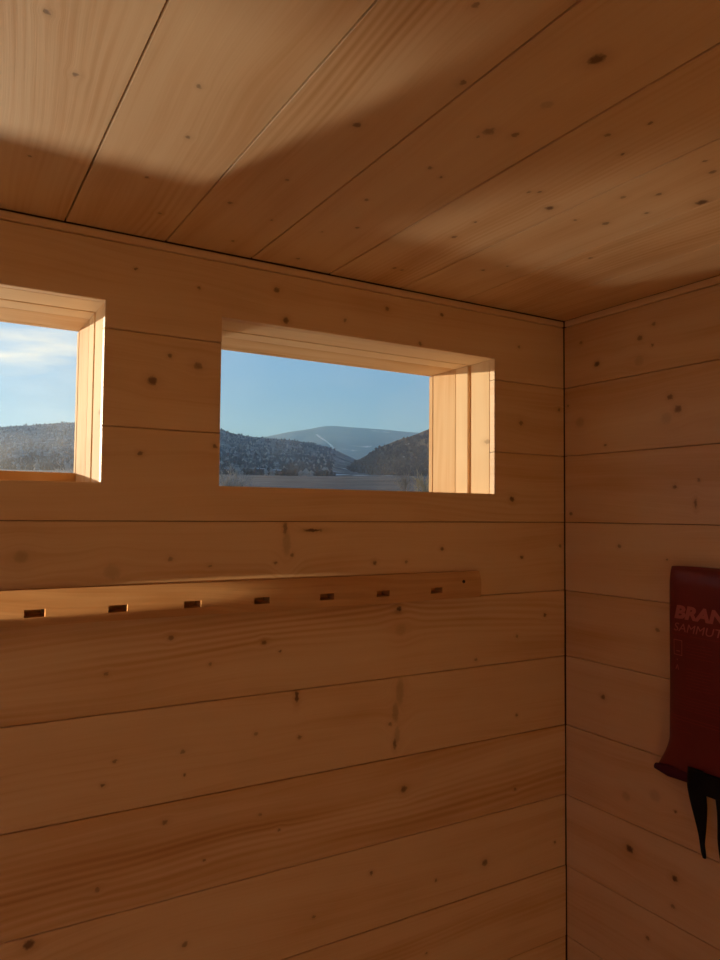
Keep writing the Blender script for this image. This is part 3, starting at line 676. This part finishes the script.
# road and ski-slope clearing: real strips lying on the slopes
def strip_on(kind, pts, w, lift, name):
    bm = bmesh.new(); L_, R_ = [], []
    P_ = []
    for (a_, b_) in zip(pts, pts[1:]):
        for k in range(8): t_ = k / 8; P_.append((a_[0] + (b_[0] - a_[0]) * t_, a_[1] + (b_[1] - a_[1]) * t_))
    P_.append(pts[-1])
    def pt(r, az): return Vector((r * math.sin(R(az)), r * math.cos(R(az)), land_h(kind, r, az) + lift))
    for i, (r, az) in enumerate(P_):
        p = pt(r, az); q = pt(*P_[min(i + 1, len(P_) - 1)]) - pt(*P_[max(i - 1, 0)]); q.z = 0; q.normalize(); nrm = Vector((-q.y, q.x, 0)) * w / 2
        for s, A in ((1, L_), (-1, R_)):
            v = p + s * nrm; rr = math.hypot(v.x, v.y); aa = math.degrees(math.atan2(v.x, v.y)); v.z = land_h(kind, rr, aa) + lift; A.append(bm.verts.new(v))
    for i in range(len(P_) - 1): bm.faces.new([L_[i], L_[i + 1], R_[i + 1], R_[i]])
    return bm_done(bm, name)
M_SN = plain('packed_snow', (.55, .56, .58), .9, .1)
setp(link('road', strip_on('near', [(470, 22.5), (445, 25), (425, 27), (405, 29), (370, 31.5), (345, 34)], 8, .5, 'road'), M_SN), 'pale snowy road crossing the foot of the hillside', kind='structure')
setp(link('ski_slope', strip_on('far', [(4650, 27.2), (4200, 28.2), (3800, 29.0), (3600, 29.35)], 15, 14, 'ski'), M_SN), 'pale straight clearing running down the far mountain', kind='structure')

# trees on the ridges and bare shrubs by the field
rt = random.Random(21)
ROAD = [(22.5, 470), (25, 445), (27, 425), (29, 405), (31.5, 370), (34, 345)]
def forest(kind, n, r0, r1, a0, a1, h0, h1, name, mat, lab, pale=None):
    vs, fs = [], []
    for _ in range(n):
        r = rt.uniform(r0, r1); az = rt.uniform(a0, a1); x, y = r * math.sin(R(az)), r * math.cos(R(az)); z = land_h(kind, r, az) - .5
        if kind == 'near' and az > 20 and -45 < r - lerp(ROAD, az) < 12: continue
        h = rt.uniform(h0, h1); w = h * rt.uniform(.35, .6); k = len(vs)
        for tier, (zz, ww) in enumerate(((.10, .8), (.50, .9))):
            for q in range(5):
                a_ = q * 1.2566 + rt.random(); vs.append((x + w * ww * math.cos(a_), y + w * ww * math.sin(a_), z + h * zz))
        vs.append((x, y, z + h * .86)); vs.append((x, y, z + h))
        for q in range(5):
            fs.append((k + q, k + (q + 1) % 5, k + 10)); fs.append((k + 5 + q, k + 5 + (q + 1) % 5, k + 11))
    m = bpy.data.meshes.new(name); m.from_pydata(vs, [], fs)
    _o = setp(link(name, m, mat), lab, 'trees', kind='stuff')
    if pale:
        m.materials.append(pale)
        for k in range(0, len(m.polygons), 10):
            if rt.random() < .16:
                for q in range(k, k + 10): m.polygons[q].material_index = 1
    return _o
M_TR = plain('dark_conifer', (.065, .07, .068), 1, .05); M_TR2 = plain('brown_tree', (.085, .068, .055), 1, .05)
forest('near', 4300, 300, 1205, 1, 28.7, 1.8, 4.2, 'woodland', M_TR, 'dark trees covering the nearer hillside', plain('frosted_tree', (.34, .32, .28), 1, .05))
forest('right', 1800, 420, 690, 29, 42, 2, 4.2, 'woodland', M_TR2, 'brown trees on the slope at the right of the middle window')
def shrub(r, az, h, lab, col, n=150):
    x, y = r * math.sin(R(az)), r * math.cos(R(az)); z = land_h('near', r, az) - .1
    vs, fs = [], []
    def tw(p, d, l, w, lev):
        k = len(vs); e = p + d * l; s = d.cross(Vector((.3, .8, .5))).normalized() * w; s2 = d.cross(s).normalized() * w
        vs.extend([p + s, p - s * .5 + s2, p - s * .5 - s2, e]); fs.extend([(k, k + 1, k + 3), (k + 1, k + 2, k + 3), (k + 2, k, k + 3)])
        if lev:
            for _ in range(4):
                nd = (d + Vector((rt.uniform(-.8, .8), rt.uniform(-.8, .8), rt.uniform(-.2, .7)))).normalized()
                tw(p + d * l * rt.uniform(.35, .95), nd, l * rt.uniform(.45, .7), w * .55, lev - 1)
    for _ in range(7):
        d = Vector((rt.uniform(-.5, .5), rt.uniform(-.5, .5), 1)).normalized(); tw(Vector((x, y, z)), d, h * rt.uniform(.5, .75), h * .032, 3)
    m = bpy.data.meshes.new('bare_shrub'); m.from_pydata([tuple(v - Vector((x, y, z))) for v in vs], [], fs)
    o = link('bare_shrub', m, plain('twigs', col, .9, .1)); o.location = (x, y, z); setp(o, lab, 'shrub')
shrub(55, 20.3, 2.7, 'frosted leafless shrub at the lower left corner of the middle window', (.52, .46, .38))
shrub(62, 21.6, 1.9, 'low frosted shrub just right of the corner shrub in the middle window', (.42, .38, .33))
shrub(60, 35.9, 2.8, 'yellowish leafless shrub at the lower right of the middle window', (.50, .42, .26))
shrub(75, 34.2, 2.2, 'smaller grey leafless shrub left of the yellowish one', (.30, .27, .22))
shrub(50, 8.6, 2.9, 'pale frosted shrub at the lower right corner of the left window', (.55, .50, .44))

# ------------------------------------------------------------------ haze lying over the valley
def haze():
    bm = bmesh.new(); a0, a1, r0, r1 = -6, 66, 160, 7500; n = 12; lo, hi = [], []
    pts = [(r0, a0 + (a1 - a0) * i / n) for i in range(n + 1)] + [(r1, a1 - (a1 - a0) * i / n) for i in range(n + 1)]
    lo = [bm.verts.new((r * math.sin(R(az)), r * math.cos(R(az)), -30)) for r, az in pts]; hi = [bm.verts.new((r * math.sin(R(az)), r * math.cos(R(az)), 750)) for r, az in pts]
    bm.faces.new(lo); bm.faces.new(hi)
    for i in range(len(lo)): j = (i + 1) % len(lo); bm.faces.new([lo[i], lo[j], hi[j], hi[i]])
    m = bpy.data.materials.new('valley_haze'); m.use_nodes = True; nt = m.node_tree; nt.nodes.clear()
    v = gnode(nt, 'ShaderNodeVolumeScatter'); v.inputs['Color'].default_value = (.20, .48, 1.0, 1); v.inputs['Density'].default_value = .00019; v.inputs['Anisotropy'].default_value = .3
    o_ = gnode(nt, 'ShaderNodeOutputMaterial'); nt.links.new(v.outputs[0], o_.inputs['Volume'])
    o = link('haze', bm_done(bm, 'haze'), m); setp(o, 'thin bluish winter haze over the valley', 'haze', kind='stuff')
haze()
